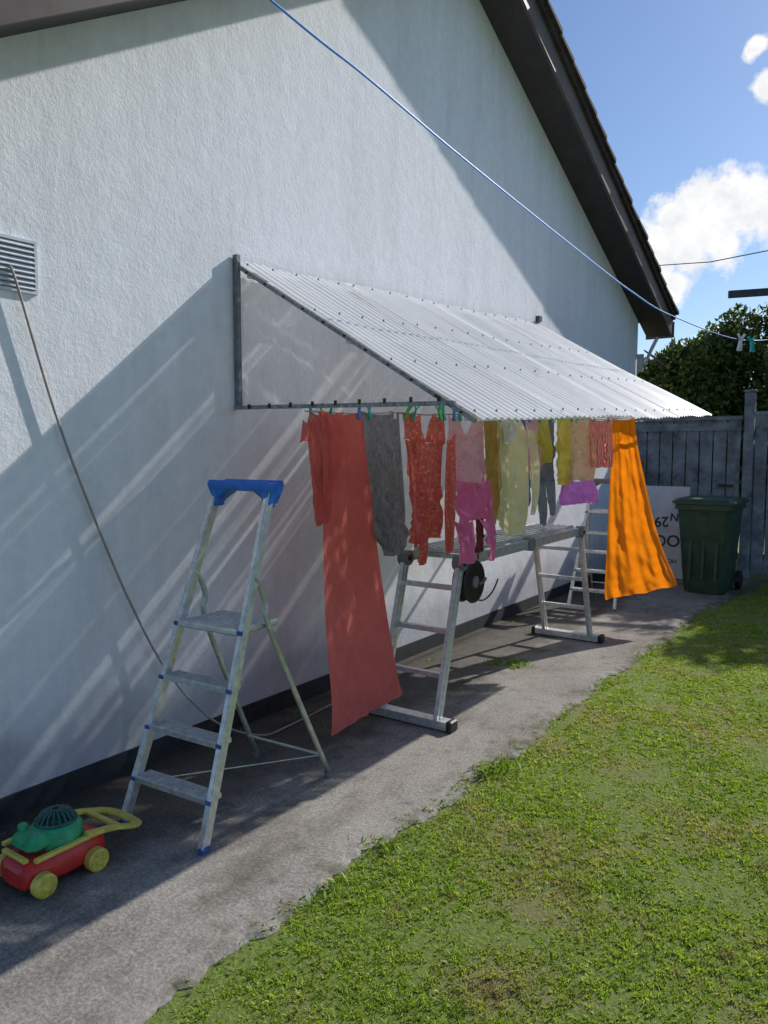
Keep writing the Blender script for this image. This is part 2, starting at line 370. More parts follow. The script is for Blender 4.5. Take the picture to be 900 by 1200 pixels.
for c,n,r,hh in spots:
    V,(li,ls)=tuft(c,n,r,hh); Vs.append(V); L.append(li+vo); Sx.append(ls+lo); vo+=len(V); lo+=len(li)
fast("weeds",np.concatenate(Vs),0,M_weed,faces=(np.concatenate(L),np.concatenate(Sx)),kind="stuff",label="green weeds along the concrete path edge",category="weeds")

# ------------------------------------------------------------------ house
house=empty("house",(0,5.5,0),"white rendered bungalow gable with dark roof edge","house")
ML=.60
def zr(y): return 3.0+.445*(10.3-y)
def zl(y): return 3.03+ML*(y-1.52)
ya=(3.0+.445*10.3-3.03+ML*1.52)/(.445+ML); za=zr(ya)
mb=MB(); y0,y1=1.15,9.96; X=-6
pr=[(y0,-.1),(y1,-.1),(y1,zr(y1)),(ya,za),(y0,zl(y0))]
vs=[(0,a,b) for a,b in pr]+[(X,a,b) for a,b in pr]
fs=[(0,1,2,3,4),(9,8,7,6,5)]+[(i,i+5,(i+1)%5+5,(i+1)%5) for i in range(5)]
mb.add(vs,fs); mb.obj("wall",MW,house)
mb=MB(); mb.box((.006,(y0+y1)/2,.06),(.014,y1-y0-.01,.11)); mb.obj("plinth",M_plinth,house)
OV=.335; mb=MB()
def slab(ya_,za_,yb_,zb_,t0,t1,x0,x1,mi):
    vs=[(x,y,z+t) for x in (x0,x1) for (y,z,t) in ((ya_,za_,t0),(yb_,zb_,t0),(yb_,zb_,t1),(ya_,za_,t1))]
    mb.add(vs,[(0,1,2,3),(7,6,5,4),(0,4,5,1),(1,5,6,2),(2,6,7,3),(3,7,4,0)],mi)
ye,yl=10.32,.95
slab(ya,za,ye,zr(ye),.19,.26,X,OV+.03,0); slab(ya,za,yl,zl(yl),.19,.26,X,OV+.03,0)
def tiles(ya_,yb_,zf,sg):
    L=abs(yb_-ya_); n=int(L/.28)
    for i in range(n):
        a=ya_+(yb_-ya_)*(i/n); b=ya_+(yb_-ya_)*((i+1.12)/n)
        if sg>0: b=min(b,yb_+.04)
        za1=zf(a)+.262; zb1=zf(b)+.30
        vs=[(x,y,z) for x in (OV-.25,OV+.055+random.uniform(-.006,.01)) for y,z in ((a,za1-.015),(b,zb1-.03),(b,zb1+.012),(a,za1+.012))]
        mb.add(vs,[(0,1,2,3),(7,6,5,4),(0,4,5,1),(1,5,6,2),(2,6,7,3),(3,7,4,0)],0)
tiles(ya,ye,zr,1); tiles(ya,yl,zl,-1)
mb.obj("roof",M_tile,house)
mb=MB(); slab(ya,za,ye,zr(ye),0,.02,.003,OV-.03,0); slab(ya,za,yl,zl(yl),0,.02,.003,OV-.03,0); mb.obj("soffit",M_soffit,house)
mb=MB(); slab(ya,za,ye,zr(ye),-.02,.185,OV-.028,OV,0); slab(ya,za,yl,zl(yl),-.02,.185,OV-.028,OV,0)
mb.box((.17,ye+.012,zr(ye)+.07),(OV+.02-.0,.02,.2)); mb.box((.17,yl-.012,zl(yl)+.07),(OV+.02,.02,.2)); mb.obj("bargeboard",M_fascia,house)
mb=MB(); mb.tube([(.06,9.95,2.72),(.10,9.97,2.62),(.16,10.02,2.80),(.22,10.05,2.94)],.022); mb.box((.05,9.93,2.62),(.07,.05,.22)); mb.obj("pipe_bracket",M_steel,house)
vent=empty("vent",(0,0,0),parent=house)
mb=MB(); a,b,c,d=1.61,1.835,2.18,2.395
mb.box((.006,(a+b)/2,c+.006),(.012,b-a,.012)); mb.box((.006,(a+b)/2,d-.006),(.012,b-a,.012)); mb.box((.006,a+.006,(c+d)/2),(.012,.012,d-c-.024)); mb.box((.006,b-.006,(c+d)/2),(.012,.012,d-c-.024)); mb.obj("frame",M_vent,vent)
mb=MB(); R=Matrix.Rotation(math.radians(50),3,'Y')
for i in range(9): mb.box((.008,(a+b)/2,c+.024+i*(d-c-.048)/8),(.018,b-a-.024,.005),R)
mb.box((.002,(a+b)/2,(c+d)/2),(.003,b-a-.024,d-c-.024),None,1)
mb.obj("louvre",[M_vent,M_ventback],vent)
def smooth_path(pts,n=12):
    P=[Vector(p) for p in pts]; out=[]
    for i in range(len(P)-1):
        p0=P[max(i-1,0)];p1=P[i];p2=P[i+1];p3=P[min(i+2,len(P)-1)]
        for k in range(n):
            t=k/n; out.append(.5*((2*p1)+(p2-p0)*t+(2*p0-5*p1+4*p2-p3)*t*t+(3*p1-p0-3*p2+p3)*t**3))
    out.append(P[-1]); return out
mb=MB(); mb.tube(smooth_path([(.018,1.71,2.27),(.022,1.735,2.21),(.022,1.88,1.71),(.024,2.025,1.31),(.03,2.22,.84),(.05,2.42,.45),(.14,2.62,.17),(.24,2.85,.04),(.24,3.1,.02),(.2,3.6,.02)]),.0056)
mb.obj("cable",M_cable,smooth=True,label="thin grey cable hanging from the wall vent to the path",cat="cable")

# ------------------------------------------------------------------ canopy
can=empty("canopy",(0,4.9,1.75),"corrugated clear plastic lean-to canopy fixed to white wall","canopy")
def cp(u,v):
    A=Vector((0.03,2.95,2.53)).lerp(Vector((0.03,6.80,2.70)),u); B=Vector((1.50,2.93,1.668)).lerp(Vector((1.53,7.03,1.83)),u)
    return A.lerp(B,v)
NS=4
for k in range(NS):
    mb=MB(); u0=k/NS-(.012 if k else 0); u1=(k+1)/NS; nc=15*8; vs=[];fs=[]; rows=8
    v0=0.0; v1=1.0+random.uniform(-.012,.010); lift=(.007 if k%2 else 0)
    for j in range(rows+1):
        for i in range(nc+1):
            u=u0+(u1-u0)*i/nc; v=v0+(v1-v0)*j/rows; p=cp(u,v)
            p.z+=.0058*math.cos(2*math.pi*i/8)+lift-.012*math.sin(math.pi*v)+.010*mn.noise(Vector((u*14,v*3,k))); vs.append(p)
    for j in range(rows):
        for i in range(nc): q=j*(nc+1)+i; fs.append((q,q+1,q+nc+2,q+nc+1))
    mb.add(vs,fs,0)
    for v in (.03,.345,.66,.96):
        for i in range(4,nc,24):
            u=u0+(u1-u0)*i/nc; p=cp(u,v); p.z+=.011+lift-.012*math.sin(math.pi*v); mb.cyl(p-Vector((0,0,.008)),p+Vector((.002,0,.004)),.0060,1,8,.004)
    mb.obj("roof_sheet",[M_sheet,M_dim],can,smooth='auto')
n=66
for (yy,dz0,dz1) in ((2.962,2.53,1.775),(6.86,2.70,1.90)):
    mb=MB(); vs=[];fs=[]
    for i in range(n+1):
        x=.04+(1.30-.04)*i/n; zt=dz0-(x-.03)*.862/1.47-.03; y=yy+.006*math.cos(i*math.pi/3)
        vs+=[(x,y,dz1),(x,y,max(zt,dz1+.001))]
    for i in range(n): fs.append((2*i,2*i+2,2*i+3,2*i+1))
    mb.add(vs,fs); mb.obj("gable_panel",M_clear,can)
mb=MB(); mb.box((.020,2.955,2.165),(.030,.026,.80)); mb.obj("wall_post",M_post,can)
mb=MB(); mb.box((.020,6.83,2.32),(.030,.026,.86)); mb.obj("wall_post",M_post,can)
mb=MB(); mb.bar((.0,2.945,1.765),(1.36,2.94,1.745),.020,.020)
for i in range(9): mb.box((.12+i*.145,2.932,1.767),(.012,.01,.024),None,1)
mb.obj("side_rail",[M_dim,M_black],can)
mb=MB(); mb.bar((.0,6.87,1.90),(1.44,6.93,1.875),.025,.025); mb.obj("side_rail",M_dim,can)
for u in (.004,.33,.66,.998):
    a=cp(u,.0);b=cp(u,.97); dz=Vector((0,0,-.028)); mb=MB(); mb.bar(a+dz,b+dz,.02 if u<.1 else .03,.02 if u<.1 else .035)
    if u<.1:
        for q in range(11):
            p=a.lerp(b,(q+.5)/11)+dz; mb.box((p.x,p.y-.013,p.z),(.010,.008,.010),None,1)
    mb.obj("rafter",[M_dim if u<.1 else M_white,M_black],can)
for v in (.05,.50,.945):
    a=cp(.003,v);b=cp(.997,v); dz=Vector((0,0,-.036)); mb=MB(); mb.bar(a+dz,b+dz,.03,.03); mb.obj("purlin",M_white,can)
mb=MB(); mb.box((.05,6.78,2.745),(.04,.06,.05)); mb.obj("end_bracket",M_char,can)
# ------------------------------------------------------------------ washing lines under canopy
DZ=-.03
def LX(y): return .48+.122*(y-2.95)
mb=MB(); pts=[]
for i in range(25):
    y=2.96+i*(6.90-2.96)/24; pts.append((LX(y),y,1.765+DZ+.02*(y-2.96)-.01*math.sin(i*.8)**2))
mb.tube(pts,.0035,n=6); mb.obj("washing_line",M_cable,label="thin washing line strung beneath plastic canopy",cat="washing line")
mb=MB(); pts=[]
for i in range(25):
    y=2.96+i*(6.90-2.96)/24; pts.append((1.0,y,1.748+DZ+.018*(y-2.96)-.01*math.sin(i*.9)**2))
mb.tube(pts,.0035,n=6); mb.obj("washing_line",M_cable,label="second thin washing line near the canopy front",cat="washing line")
FB=(Vector((LX(0),0,DZ)),Vector((.122,1,0)),Vector((1,-.122,0)).normalized())
FF=(Vector((1.0,0,DZ)),Vector((0,1,0)),Vector((1,0,0)))

def patch(mb,rows,mi=0,nu=40,nv=50,amp=.02,freq=5,ph=0,frame=None,cr=1.7,tw=0.0,rnd=.0):
    """hanging cloth: rows (zL,tL,zR,tR,out) interpolated smoothly, soft vertical folds that deepen downwards"""
    O,T,Nn=frame or FB
    K=len(rows); vs=[];fs=[];uv=[]
    tm=sum(r[1]+r[3] for r in rows)/(2*K)
    for j in range(nv+1):
        s=j/nv*(K-1); k=min(int(s),K-2); f=s-k
        r0=rows[max(k-1,0)];r1=rows[k];r2=rows[k+1];r3=rows[min(k+2,K-1)]
        cat=[.5*((2*r1[q])+(r2[q]-r0[q])*f+(2*r0[q]-5*r1[q]+4*r2[q]-r3[q])*f*f+(3*r1[q]-r0[q]-3*r2[q]+r3[q])*f**3) for q in range(5)]
        zl_,tl,zr_,tr,ou=cat
        g=j/nv
        for i in range(nu+1):
            q=i/nu; t=tl+(tr-tl)*q; z=zl_+(zr_-zl_)*q
            ff=freq*math.pi*(q+.05*math.sin(g*3+ph))
            fold=math.sin(ff+ph)+.55*math.sin(2.3*ff+ph*2.1+.8*g)+.3*math.sin(4.1*ff+1.7*ph)
            pk=.35*math.cos(2*math.pi*q)*(1-g)**2
            inner=min(1,4*q*(1-q)*1.6)            # hems and seams stay straighter than the middle of the cloth
            c1=mn.noise(Vector((t*9+ph*7,z*5,ph*3)))*.026+mn.noise(Vector((t*20+z*8+ph,z*12-t*5,ph*5)))*.018-abs(mn.noise(Vector((t*15-z*10,z*14,ph+2))))*.020
            low=mn.noise(Vector((z*2.2,ph*4,q*1.5)))*.016
            off=ou+amp*(.2+.8*min(1,g*1.5))*(fold+pk)+cr*c1*inner*min(1,.25+g*1.8)+cr*.5*low*g+tw*(t-tm)*g
            sag=-.018*math.sin(math.pi*q)*(1-g)**3
            hem=rnd*(4*(q-.5)**2)*g**4
            vs.append(O+T*t+Nn*off+Vector((0,0,z+sag+hem+(.007*math.sin(ff+ph)+.004*mn.noise(Vector((t*9,ph,1))))*g**3))); uv.append((q*(abs(tr-tl)),z))
    for j in range(nv):
        for i in range(nu): a=j*(nu+1)+i; fs.append((a,a+nu+1,a+nu+2,a+1))
    mb.add(vs,fs,mi); mb.uv+=uv
def cloth(name,patches,mats,label,cat,frame=None,**kw):
    mb=MB()
    for p in patches:
        if frame and 'frame' not in p: p['frame']=frame
        patch(mb,**p)
    o=mb.obj(name,mats,smooth=True,label=label,cat=cat)
    l=o.data.uv_layers.new(name="UVMap"); idx=np.zeros(len(o.data.loops),dtype=np.int32); o.data.loops.foreach_get("vertex_index",idx)
    l.data.foreach_set("uv",np.array(mb.uv,dtype=np.float32)[idx].ravel())
    return o
C_red=cloth_mat("coral towel cloth",(.92,.20,.165),trans=.28,crease_s=.5)
C_red1=cloth_mat("coral jersey cloth",(.86,.19,.16),crease_s=.8,trans=.3)
C_grey=cloth_mat("grey marl cloth",(.27,.28,.30),'marl',(.42,.43,.45),60,.25)
C_flor=cloth_mat("red floral cloth",(.86,.17,.13),'floral',(.90,.52,.44),42)
C_lpink=cloth_mat("pale pink cloth",(.97,.53,.60),'floral',(.97,.68,.72),45,.5)
C_pink=cloth_mat("hot pink cloth",(.98,.25,.50),trans=.5)
C_brown=cloth_mat("maroon cloth",(.24,.05,.05))
C_cream=cloth_mat("pale yellow cloth",(.99,.90,.58),trans=.48)
C_olive=cloth_mat("mustard cloth",(.66,.44,.13),trans=.35)
C_gleg=cloth_mat("dark grey cloth",(.22,.24,.27))
C_yel=cloth_mat("yellow cloth",(.98,.78,.16),trans=.48)
C_blue=cloth_mat("blue cloth",(.10,.25,.6))
C_tan=cloth_mat("beige print cloth",(.93,.64,.42),'floral',(.93,.76,.56),42)
C_mag=cloth_mat("magenta cloth",(.82,.30,.88),trans=.5)
C_dred=cloth_mat("red white striped cloth",(.87,.12,.10),'vstripe',(.9,.50,.45),24)
C_or=cloth_mat("orange cloth",(.97,.27,.008),trans=.5,crease_s=.5)
C_white=cloth_mat("white cloth",(.88,.88,.88))

cloth("towel",[dict(rows=[(1.765,3.05,1.775,3.37,0),(1.2,3.04,1.19,3.43,.03),(.66,3.02,.62,3.51,.06),(.27,3.03,.27,3.57,.09),(.09,3.02,.17,3.60,.10)],amp=.014,freq=2.2,ph=.5,nv=60,nu=40,cr=.8),
   dict(rows=[(1.775,3.04,1.77,3.20,.030),(1.60,3.035,1.56,3.18,.045),(1.45,3.03,1.40,3.13,.05),(1.34,3.03,1.33,3.06,.05)],amp=.005,freq=1.4,nu=14,nv=20,ph=2,cr=.3)],C_red,"long coral red towel hanging almost to the concrete path","towel")
cloth("shirt",[dict(rows=[(1.765,2.97,1.765,3.08,.03),(1.68,2.93,1.67,3.09,.04),(1.45,2.95,1.45,3.09,.04),(1.26,2.965,1.25,3.08,.04),(1.18,2.98,1.19,3.06,.04)],amp=.014,freq=2.4,nu=18,ph=1,cr=1.0),
               dict(rows=[(1.72,2.90,1.72,2.97,.05),(1.60,2.865,1.62,2.95,.06)],amp=.006,freq=1.5,nu=8,nv=8,cr=.5)],C_red1,"small coral shirt with short sleeves pegged on the line","shirt")
cloth("shorts",[dict(rows=[(1.78,3.36,1.785,3.68,0),(1.4,3.37,1.39,3.73,.0),(1.18,3.38,1.17,3.75,.01),(1.08,3.42,1.04,3.74,.02),(.98,3.52,.95,3.68,.03)],amp=.028,freq=2.8,ph=2,cr=2.0,rnd=.02)],C_grey,"grey marl garment with tapering hem","clothes")
cloth("floral_shirt",[dict(rows=[(1.755,3.06,1.755,3.16,0),(1.70,3.065,1.68,3.22,0),(1.62,3.07,1.60,3.27,0)],amp=.008,freq=2,nu=12,nv=12,cr=.6),
   dict(rows=[(1.755,3.35,1.755,3.44,0),(1.70,3.29,1.70,3.45,.0),(1.60,3.25,1.60,3.46,0)],amp=.008,freq=2,nu=12,nv=12,cr=.6),
   dict(rows=[(1.62,3.07,1.62,3.46,.003),(1.41,3.09,1.40,3.44,.005),(1.24,3.10,1.23,3.44,.01),(1.10,3.11,1.12,3.43,.01)],amp=.028,freq=3.2,ph=.3,cr=2.0),
   dict(rows=[(1.66,3.04,1.62,3.13,.05),(1.35,3.06,1.32,3.17,.06),(1.13,3.09,1.11,3.20,.06),(1.02,3.11,1.01,3.18,.06)],amp=.012,freq=2,nu=14,nv=24,ph=1,cr=1.2),
   dict(rows=[(1.62,3.40,1.66,3.48,.05),(1.35,3.36,1.32,3.47,.06),(1.16,3.35,1.14,3.45,.06),(1.05,3.36,1.04,3.44,.06)],amp=.012,freq=2,nu=14,nv=24,ph=2,cr=1.2)],C_flor,"red floral long sleeved shirt hanging by its shoulders","shirt",FF)
cloth("pink_pyjamas",[dict(rows=[(1.755,3.49,1.755,3.60,0),(1.70,3.49,1.69,3.64,0),(1.66,3.49,1.64,3.68,0)],mi=0,amp=.006,freq=2,nu=12,nv=8,cr=.5),
   dict(rows=[(1.765,3.78,1.765,3.87,0),(1.70,3.73,1.70,3.88,0),(1.65,3.68,1.65,3.89,0)],mi=0,amp=.006,freq=2,nu=12,nv=8,cr=.5),
   dict(rows=[(1.67,3.49,1.67,3.89,.0),(1.507,3.48,1.507,3.92,.0),(1.36,3.48,1.35,3.93,.01)],mi=0,amp=.026,freq=3.4,ph=1.2,cr=1.9),
   dict(rows=[(1.42,3.49,1.40,3.91,.035),(1.32,3.48,1.32,3.92,.045),(1.24,3.47,1.24,3.93,.05),(1.18,3.47,1.18,3.93,.055)],mi=1,amp=.024,freq=3.4,ph=.2,cr=2.0),
   dict(rows=[(1.20,3.47,1.19,3.67,.055),(1.08,3.49,1.07,3.65,.075),(.96,3.50,.975,3.63,.075)],mi=1,amp=.014,freq=2.2,nu=18,nv=18,tw=.3),
   dict(rows=[(1.20,3.73,1.18,3.93,.055),(1.07,3.79,1.06,3.95,.075),(.95,3.83,.94,3.96,.075)],mi=1,amp=.014,freq=2.2,nu=18,nv=18,tw=-.3)],[C_lpink,C_pink],"pale and hot pink pyjama set pegged together","clothes",FF)
cloth("yellow_shirt",[dict(rows=[(1.77,4.12,1.77,4.34,0),(1.69,4.04,1.67,4.44,0),(1.46,4.05,1.46,4.47,.0),(1.26,4.06,1.28,4.48,.01),(1.13,4.10,1.12,4.47,.02),(1.06,4.12,1.04,4.43,.02)],amp=.028,freq=3.8,ph=.9,cr=2.2),
   dict(rows=[(1.70,4.0,1.72,4.12,.05),(1.55,3.98,1.54,4.11,.05),(1.36,4.01,1.35,4.12,.05),(1.20,4.04,1.19,4.13,.05)],amp=.012,freq=2,nu=14,nv=22,cr=1.2),
   dict(rows=[(1.72,4.35,1.69,4.47,.05),(1.50,4.41,1.49,4.54,.05),(1.30,4.43,1.30,4.55,.05),(1.16,4.42,1.17,4.51,.05)],amp=.012,freq=2,nu=14,nv=22,cr=1.2)],C_cream,"pale yellow long sleeved shirt","shirt",FF)
cloth("trousers",[dict(rows=[(1.755,3.90,1.755,4.03,-.08),(1.3,3.92,1.3,4.05,-.08),(.93,3.96,.93,4.06,-.08)],amp=.014,freq=2,nu=12)],C_brown,"narrow dark maroon trouser leg","clothes",FF)
cloth("mustard_jumper",[dict(rows=[(1.755,3.92,1.755,4.10,-.02),(1.45,3.93,1.45,4.14,-.02),(1.15,3.95,1.13,4.10,-.02)],amp=.016,freq=2.4,nu=18)],C_olive,"mustard jumper hanging beside the pale yellow shirt","clothes",FF)
cloth("white_blouse",[dict(rows=[(1.77,4.0,1.77,4.20,.045),(1.70,3.98,1.70,4.2,.06),(1.60,4.0,1.62,4.17,.06)],amp=.014,freq=4,nu=20,nv=16,cr=2)],C_white,"small white blouse bunched on the line","clothes",FF)
cloth("pink_blouse",[dict(rows=[(1.78,4.48,1.78,4.66,-.02),(1.6,4.47,1.6,4.68,-.02),(1.42,4.48,1.42,4.68,-.02)],amp=.018,freq=3,nu=16)],C_lpink,"pale pink blouse crowded between other clothes","clothes",FF)
cloth("grey_leggings",[dict(rows=[(1.80,5.15,1.80,5.42,0),(1.55,5.15,1.55,5.44,0),(1.33,5.16,1.33,5.45,.0)],amp=.018,freq=3),
   dict(rows=[(1.36,5.16,1.36,5.30,.0),(1.15,5.19,1.14,5.33,.01),(1.02,5.22,1.01,5.32,.01)],amp=.010,freq=2,nu=12,nv=12,cr=1),
   dict(rows=[(1.36,5.30,1.35,5.45,.0),(1.18,5.33,1.18,5.45,.01),(1.08,5.36,1.08,5.45,.01)],amp=.010,freq=2,nu=12,nv=12,cr=1)],C_gleg,"small dark grey leggings","clothes")
cloth("yellow_jumper",[dict(rows=[(1.81,5.0,1.81,5.22,.06),(1.62,4.98,1.60,5.28,.07),(1.44,5.02,1.48,5.26,.07)],amp=.02,freq=3.4,nu=20,nv=20,cr=2.0)],C_yel,"small bright yellow jumper on the line","clothes")
cloth("blue_shirt",[dict(rows=[(1.80,4.92,1.80,5.18,-.05),(1.5,4.92,1.5,5.20,-.05),(1.15,4.95,1.15,5.20,-.05)],amp=.02,freq=3,nu=16)],C_blue,"blue shirt half hidden among the washing","clothes")
cloth("yellow_vest",[dict(rows=[(1.82,5.39,1.82,5.60,.04),(1.5,5.38,1.5,5.64,.04),(1.33,5.40,1.28,5.64,.04)],amp=.02,freq=3.2,nu=18,cr=1.8)],C_yel,"bright yellow vest on the line","clothes")
cloth("striped_stocking",[dict(rows=[(1.80,4.80,1.80,4.96,.0),(1.5,4.80,1.5,4.98,.0),(1.2,4.84,1.2,4.98,.0)],amp=.014,freq=2,nu=12)],C_dred,"long red striped stocking on the line","clothes")
cloth("white_vest",[dict(rows=[(1.80,5.56,1.80,5.74,-.03),(1.5,5.54,1.5,5.74,-.03),(1.3,5.54,1.3,5.74,-.03)],amp=.014,freq=2,nu=12)],C_white,"small white vest on the line","clothes")
cloth("dress",[dict(rows=[(1.82,5.62,1.82,5.94,0),(1.6,5.60,1.6,6.0,0),(1.33,5.58,1.32,6.04,.01)],mi=0,amp=.030,freq=4.2,cr=1.8),
   dict(rows=[(1.34,5.57,1.33,6.05,.0),(1.24,5.52,1.23,6.08,.02),(1.15,5.48,1.14,6.10,.03)],mi=1,amp=.034,freq=8)],[C_tan,C_mag],"beige dress with magenta frilled hem","dress")
cloth("striped_shirt",[dict(rows=[(1.82,5.95,1.82,6.36,0),(1.6,5.94,1.6,6.40,0),(1.42,5.96,1.42,6.40,.01)],amp=.028,freq=4)],C_dred,"red and white striped shirt","clothes")
cloth("red_vest",[dict(rows=[(1.79,3.92,1.79,3.99,-.1),(1.6,3.88,1.6,4.0,-.1),(1.4,3.88,1.4,4.0,-.1)],amp=.01,freq=2,nu=8)],C_red1,"small coral red vest behind other washing","clothes")
Tt=Vector((.85,.52,0)).normalized(); Nn=Vector((.52,-.85,0)).normalized()
cloth("orange_skirt",[dict(frame=(Vector((.89,6.40,DZ)),Tt,Nn),rows=[(1.83,0,1.83,.19,0),(1.6,-.005,1.6,.22,0),(1.3,-.01,1.3,.29,.0),(.95,-.02,.97,.37,.01),(.65,-.03,.70,.46,.02),(.39,-.04,.49,.55,.03),(.29,-.03,.42,.57,.03)],amp=.022,freq=2.8,ph=1.1,nu=56,nv=64,cr=1.0)],C_or,"bright orange flared skirt hanging low on the line","skirt")

# clothes pegs
pegc=[simple("peg teal",(.02,.45,.40),.4),simple("peg blue",(.05,.25,.7),.4),simple("peg green",(.08,.5,.15),.4),simple("peg white",(.8,.8,.8),.4),simple("peg red",(.6,.04,.04),.4)]
def peg_mesh(mat):
    mb=MB(); mb.bar((.006,0,-.038),(.001,0,.015),.013,.006); mb.bar((.001,0,.015),(.014,0,.040),.013,.006)
    mb.bar((-.006,0,-.038),(-.001,0,.015),.013,.006); mb.bar((-.001,0,.015),(-.014,0,.040),.013,.006); mb.tube([(0,-.008,.010),(0,.008,.010)],.005)
    me=bpy.data.meshes.new("clothes_peg"); me.from_pydata([tuple(p) for p in mb.v],[],mb.f); me.materials.append(mat); return me
pm=[peg_mesh(m) for m in pegc]; pn=["teal","blue","green","white","red"]
py=[(LX(y)+.01,y,1.765+DZ+.02*(y-2.96)) for y in [2.99,3.07,3.13,3.34,3.42,3.63,4.92,5.02,5.08,5.2,5.37,5.47,5.56,5.69,5.88,6.05,6.28]]
py+=[(1.012,y,1.748+DZ+.018*(y-2.96)) for y in [3.09,3.16,3.39,3.43,3.54,3.60,3.80,3.86,3.98,4.05,4.14,4.18,4.29,4.5,4.62,4.9,5.3]]
for i,q in enumerate(py):
    k=[0,2,0,1,0,3,0,4,2][i%9]
    o=bpy.data.objects.new("clothes_peg",pm[k]); COL.objects.link(o); o.location=(q[0],q[1],q[2]); o.rotation_euler=(random.uniform(-.35,.35),random.uniform(-.4,.4),random.uniform(-.7,.7))
    o["label"]="small %s plastic clothes peg gripping the washing line"%pn[k]; o["category"]="clothes peg"; o["group"]="pegs on the washing line"
for x in (.02,.17):
    o=bpy.data.objects.new("clothes_peg",pm[3]); COL.objects.link(o); p=Vector((.89,6.40,0))+Tt*x; o.location=(p.x,p.y,1.85+DZ); o["label"]="small white plastic clothes peg gripping the washing line"; o["category"]="clothes peg"; o["group"]="pegs on the washing line"
mb=MB(); p=Vector((.89,6.40,DZ)); mb.tube([(LX(6.3),6.3,1.832+DZ),tuple(p+Vector((0,0,1.85))),tuple(p+Tt*.25+Vector((0,0,1.85))),(1.40,6.9,1.82)],.003); mb.obj("washing_line",M_cable,label="short washing line branch under canopy edge",cat="washing line")

# ------------------------------------------------------------------ stepladder
def stepladder(loc,yaw,H=1.38,label="",capm=M_blue,footm=M_blue2,rungs=3,pz=.79):
    e=empty("stepladder",loc,label,"stepladder"); e2=Matrix.Rotation(yaw,4,'Z')
    L=Vector(loc)
    def W(p): return L+ (e2@Vector(p))
    R3=e2.to_3x3()
    fy=lambda z:.50*z/H
    hx=lambda z:.222-.072*z/H
    for sgn in (-1,1):
        mb=MB(); mb.bar(W((sgn*hx(0),0,.02)),W((sgn*hx(H),fy(H),H)),.018,.044,R3@Vector((0,1,.3))); mb.bar(W((sgn*(hx(0)),-.018,.02)),W((sgn*hx(H),fy(H)-.018,H)),.028,.005,R3@Vector((0,1,.3)))
        mb.obj("stile",M_alu,e)
        mb=MB(); mb.box(W((sgn*hx(0),0,.013)),(.026,.048,.026),R3,ch=.005); mb.obj("foot",footm,e)
        rp=[W((sgn*(hx(.98)),fy(1.0)-.005,1.0)),W((sgn*hx(.96),fy(.96)+.05,.955)),W((sgn*hx(.9),fy(.9)+.10,.88)),W((sgn*.19,fy(.8)+.16,.74)),W((sgn*.222,.80,.03))]
        mb=MB(); mb.tube(smooth_path(rp,6),.0125,n=10); mb.obj("rear_leg",M_alu2,e,smooth=True)
        mb=MB(); mb.cyl(W((sgn*.222,.80,0.0)),W((sgn*.220,.797,.03)),.016,n=12); mb.obj("foot",M_gcap,e,smooth='auto')
    for i in range(rungs):
        z=(i+1)*pz/(rungs+1)-.02
        mb=MB(); mb.box(W((0,fy(z)+.012,z)),(2*hx(z)-.02,.085,.020),R3)
        for q in range(7): mb.box(W((0,fy(z)-.024+q*.012,z+.0115)),(2*hx(z)-.03,.004,.004),R3)
        for sg in (-1,1): mb.box(W((sg*(hx(z)+.0),fy(z)-.030,z)),(.028,.009,.016),R3,1,ch=.003)
        mb.obj("step",[M_alu,footm],e)
    mb=MB(); mb.box(W((0,fy(pz)+.10,pz)),(2*hx(pz)-.02,.27,.026),R3,ch=.006)
    for q in range(12): mb.box(W((0,fy(pz)-.02+q*.021,pz+.0145)),(2*hx(pz)-.05,.006,.004),R3)
    for sg in (-1,1): mb.box(W((sg*hx(pz),fy(pz)-.028,pz)),(.028,.012,.018),R3,1,ch=.003)
    mb.obj("platform",[M_alu,footm],e)
    mb=MB(); mb.tube([W((-.216,.74,.13)),W((.216,.74,.13))],.007); mb.tube([W((.218,.76,.12)),W((.0,.55,.10)),W((-.20,.06,.16))],.003); mb.obj("brace",M_alu2,e)
    # flared moulded tray: flat top with a low rim, deeper skirt tapering in to the stiles
    mb=MB(); vs=[];fs=[]; sec=[(-1.0,.012),(-.985,.003),(-.93,0),(-.5,0),(0,0),(.5,0),(.93,0),(.985,.003),(1.0,.012)]
    prof=[(-.034,-.062,.88),(-.050,-.012,.96),(-.056,.014,1.0),(-.052,.024,1.0),(-.044,.024,.985),(-.040,.014,.97),(.042,.014,.97),(.046,.024,.985),(.054,.024,1.0),(.058,.014,1.0),(.052,-.012,.96),(.036,-.062,.88)]
    for (a_,dr) in sec:
        for (py_,pz_,fl) in prof:
            mid=1.0 if abs(a_)>.9 else 0.0
            zz=pz_ if (pz_>-.03 or mid) else -.022
            vs.append(W((a_*.172*fl,fy(H)+.006+py_,H+.004+zz-dr)))
    n_=len(prof)
    for a_ in range(len(sec)-1):
        for b_ in range(n_): fs.append((a_*n_+b_,a_*n_+(b_+1)%n_,(a_+1)*n_+(b_+1)%n_,(a_+1)*n_+b_))
    fs.append(tuple(reversed(range(n_)))); fs.append(tuple(range((len(sec)-1)*n_,len(sec)*n_)))
    mb.add(vs,fs)
    for sg in (-1,1): mb.box(W((sg*.146,fy(H)-.012,H-.045)),(.034,.056,.085),R3,ch=.006)
    mb.obj("top_handle",capm,e,smooth='auto')
    return e
stepladder((.645,1.895,PZ),math.radians(3),1.37,"aluminium stepladder with blue top handle standing on concrete path")
stepladder((.50,7.1,PZ),math.radians(4),1.20,"small pale aluminium stepladder beside orange skirt",M_gcap,M_gcap,4,.9)

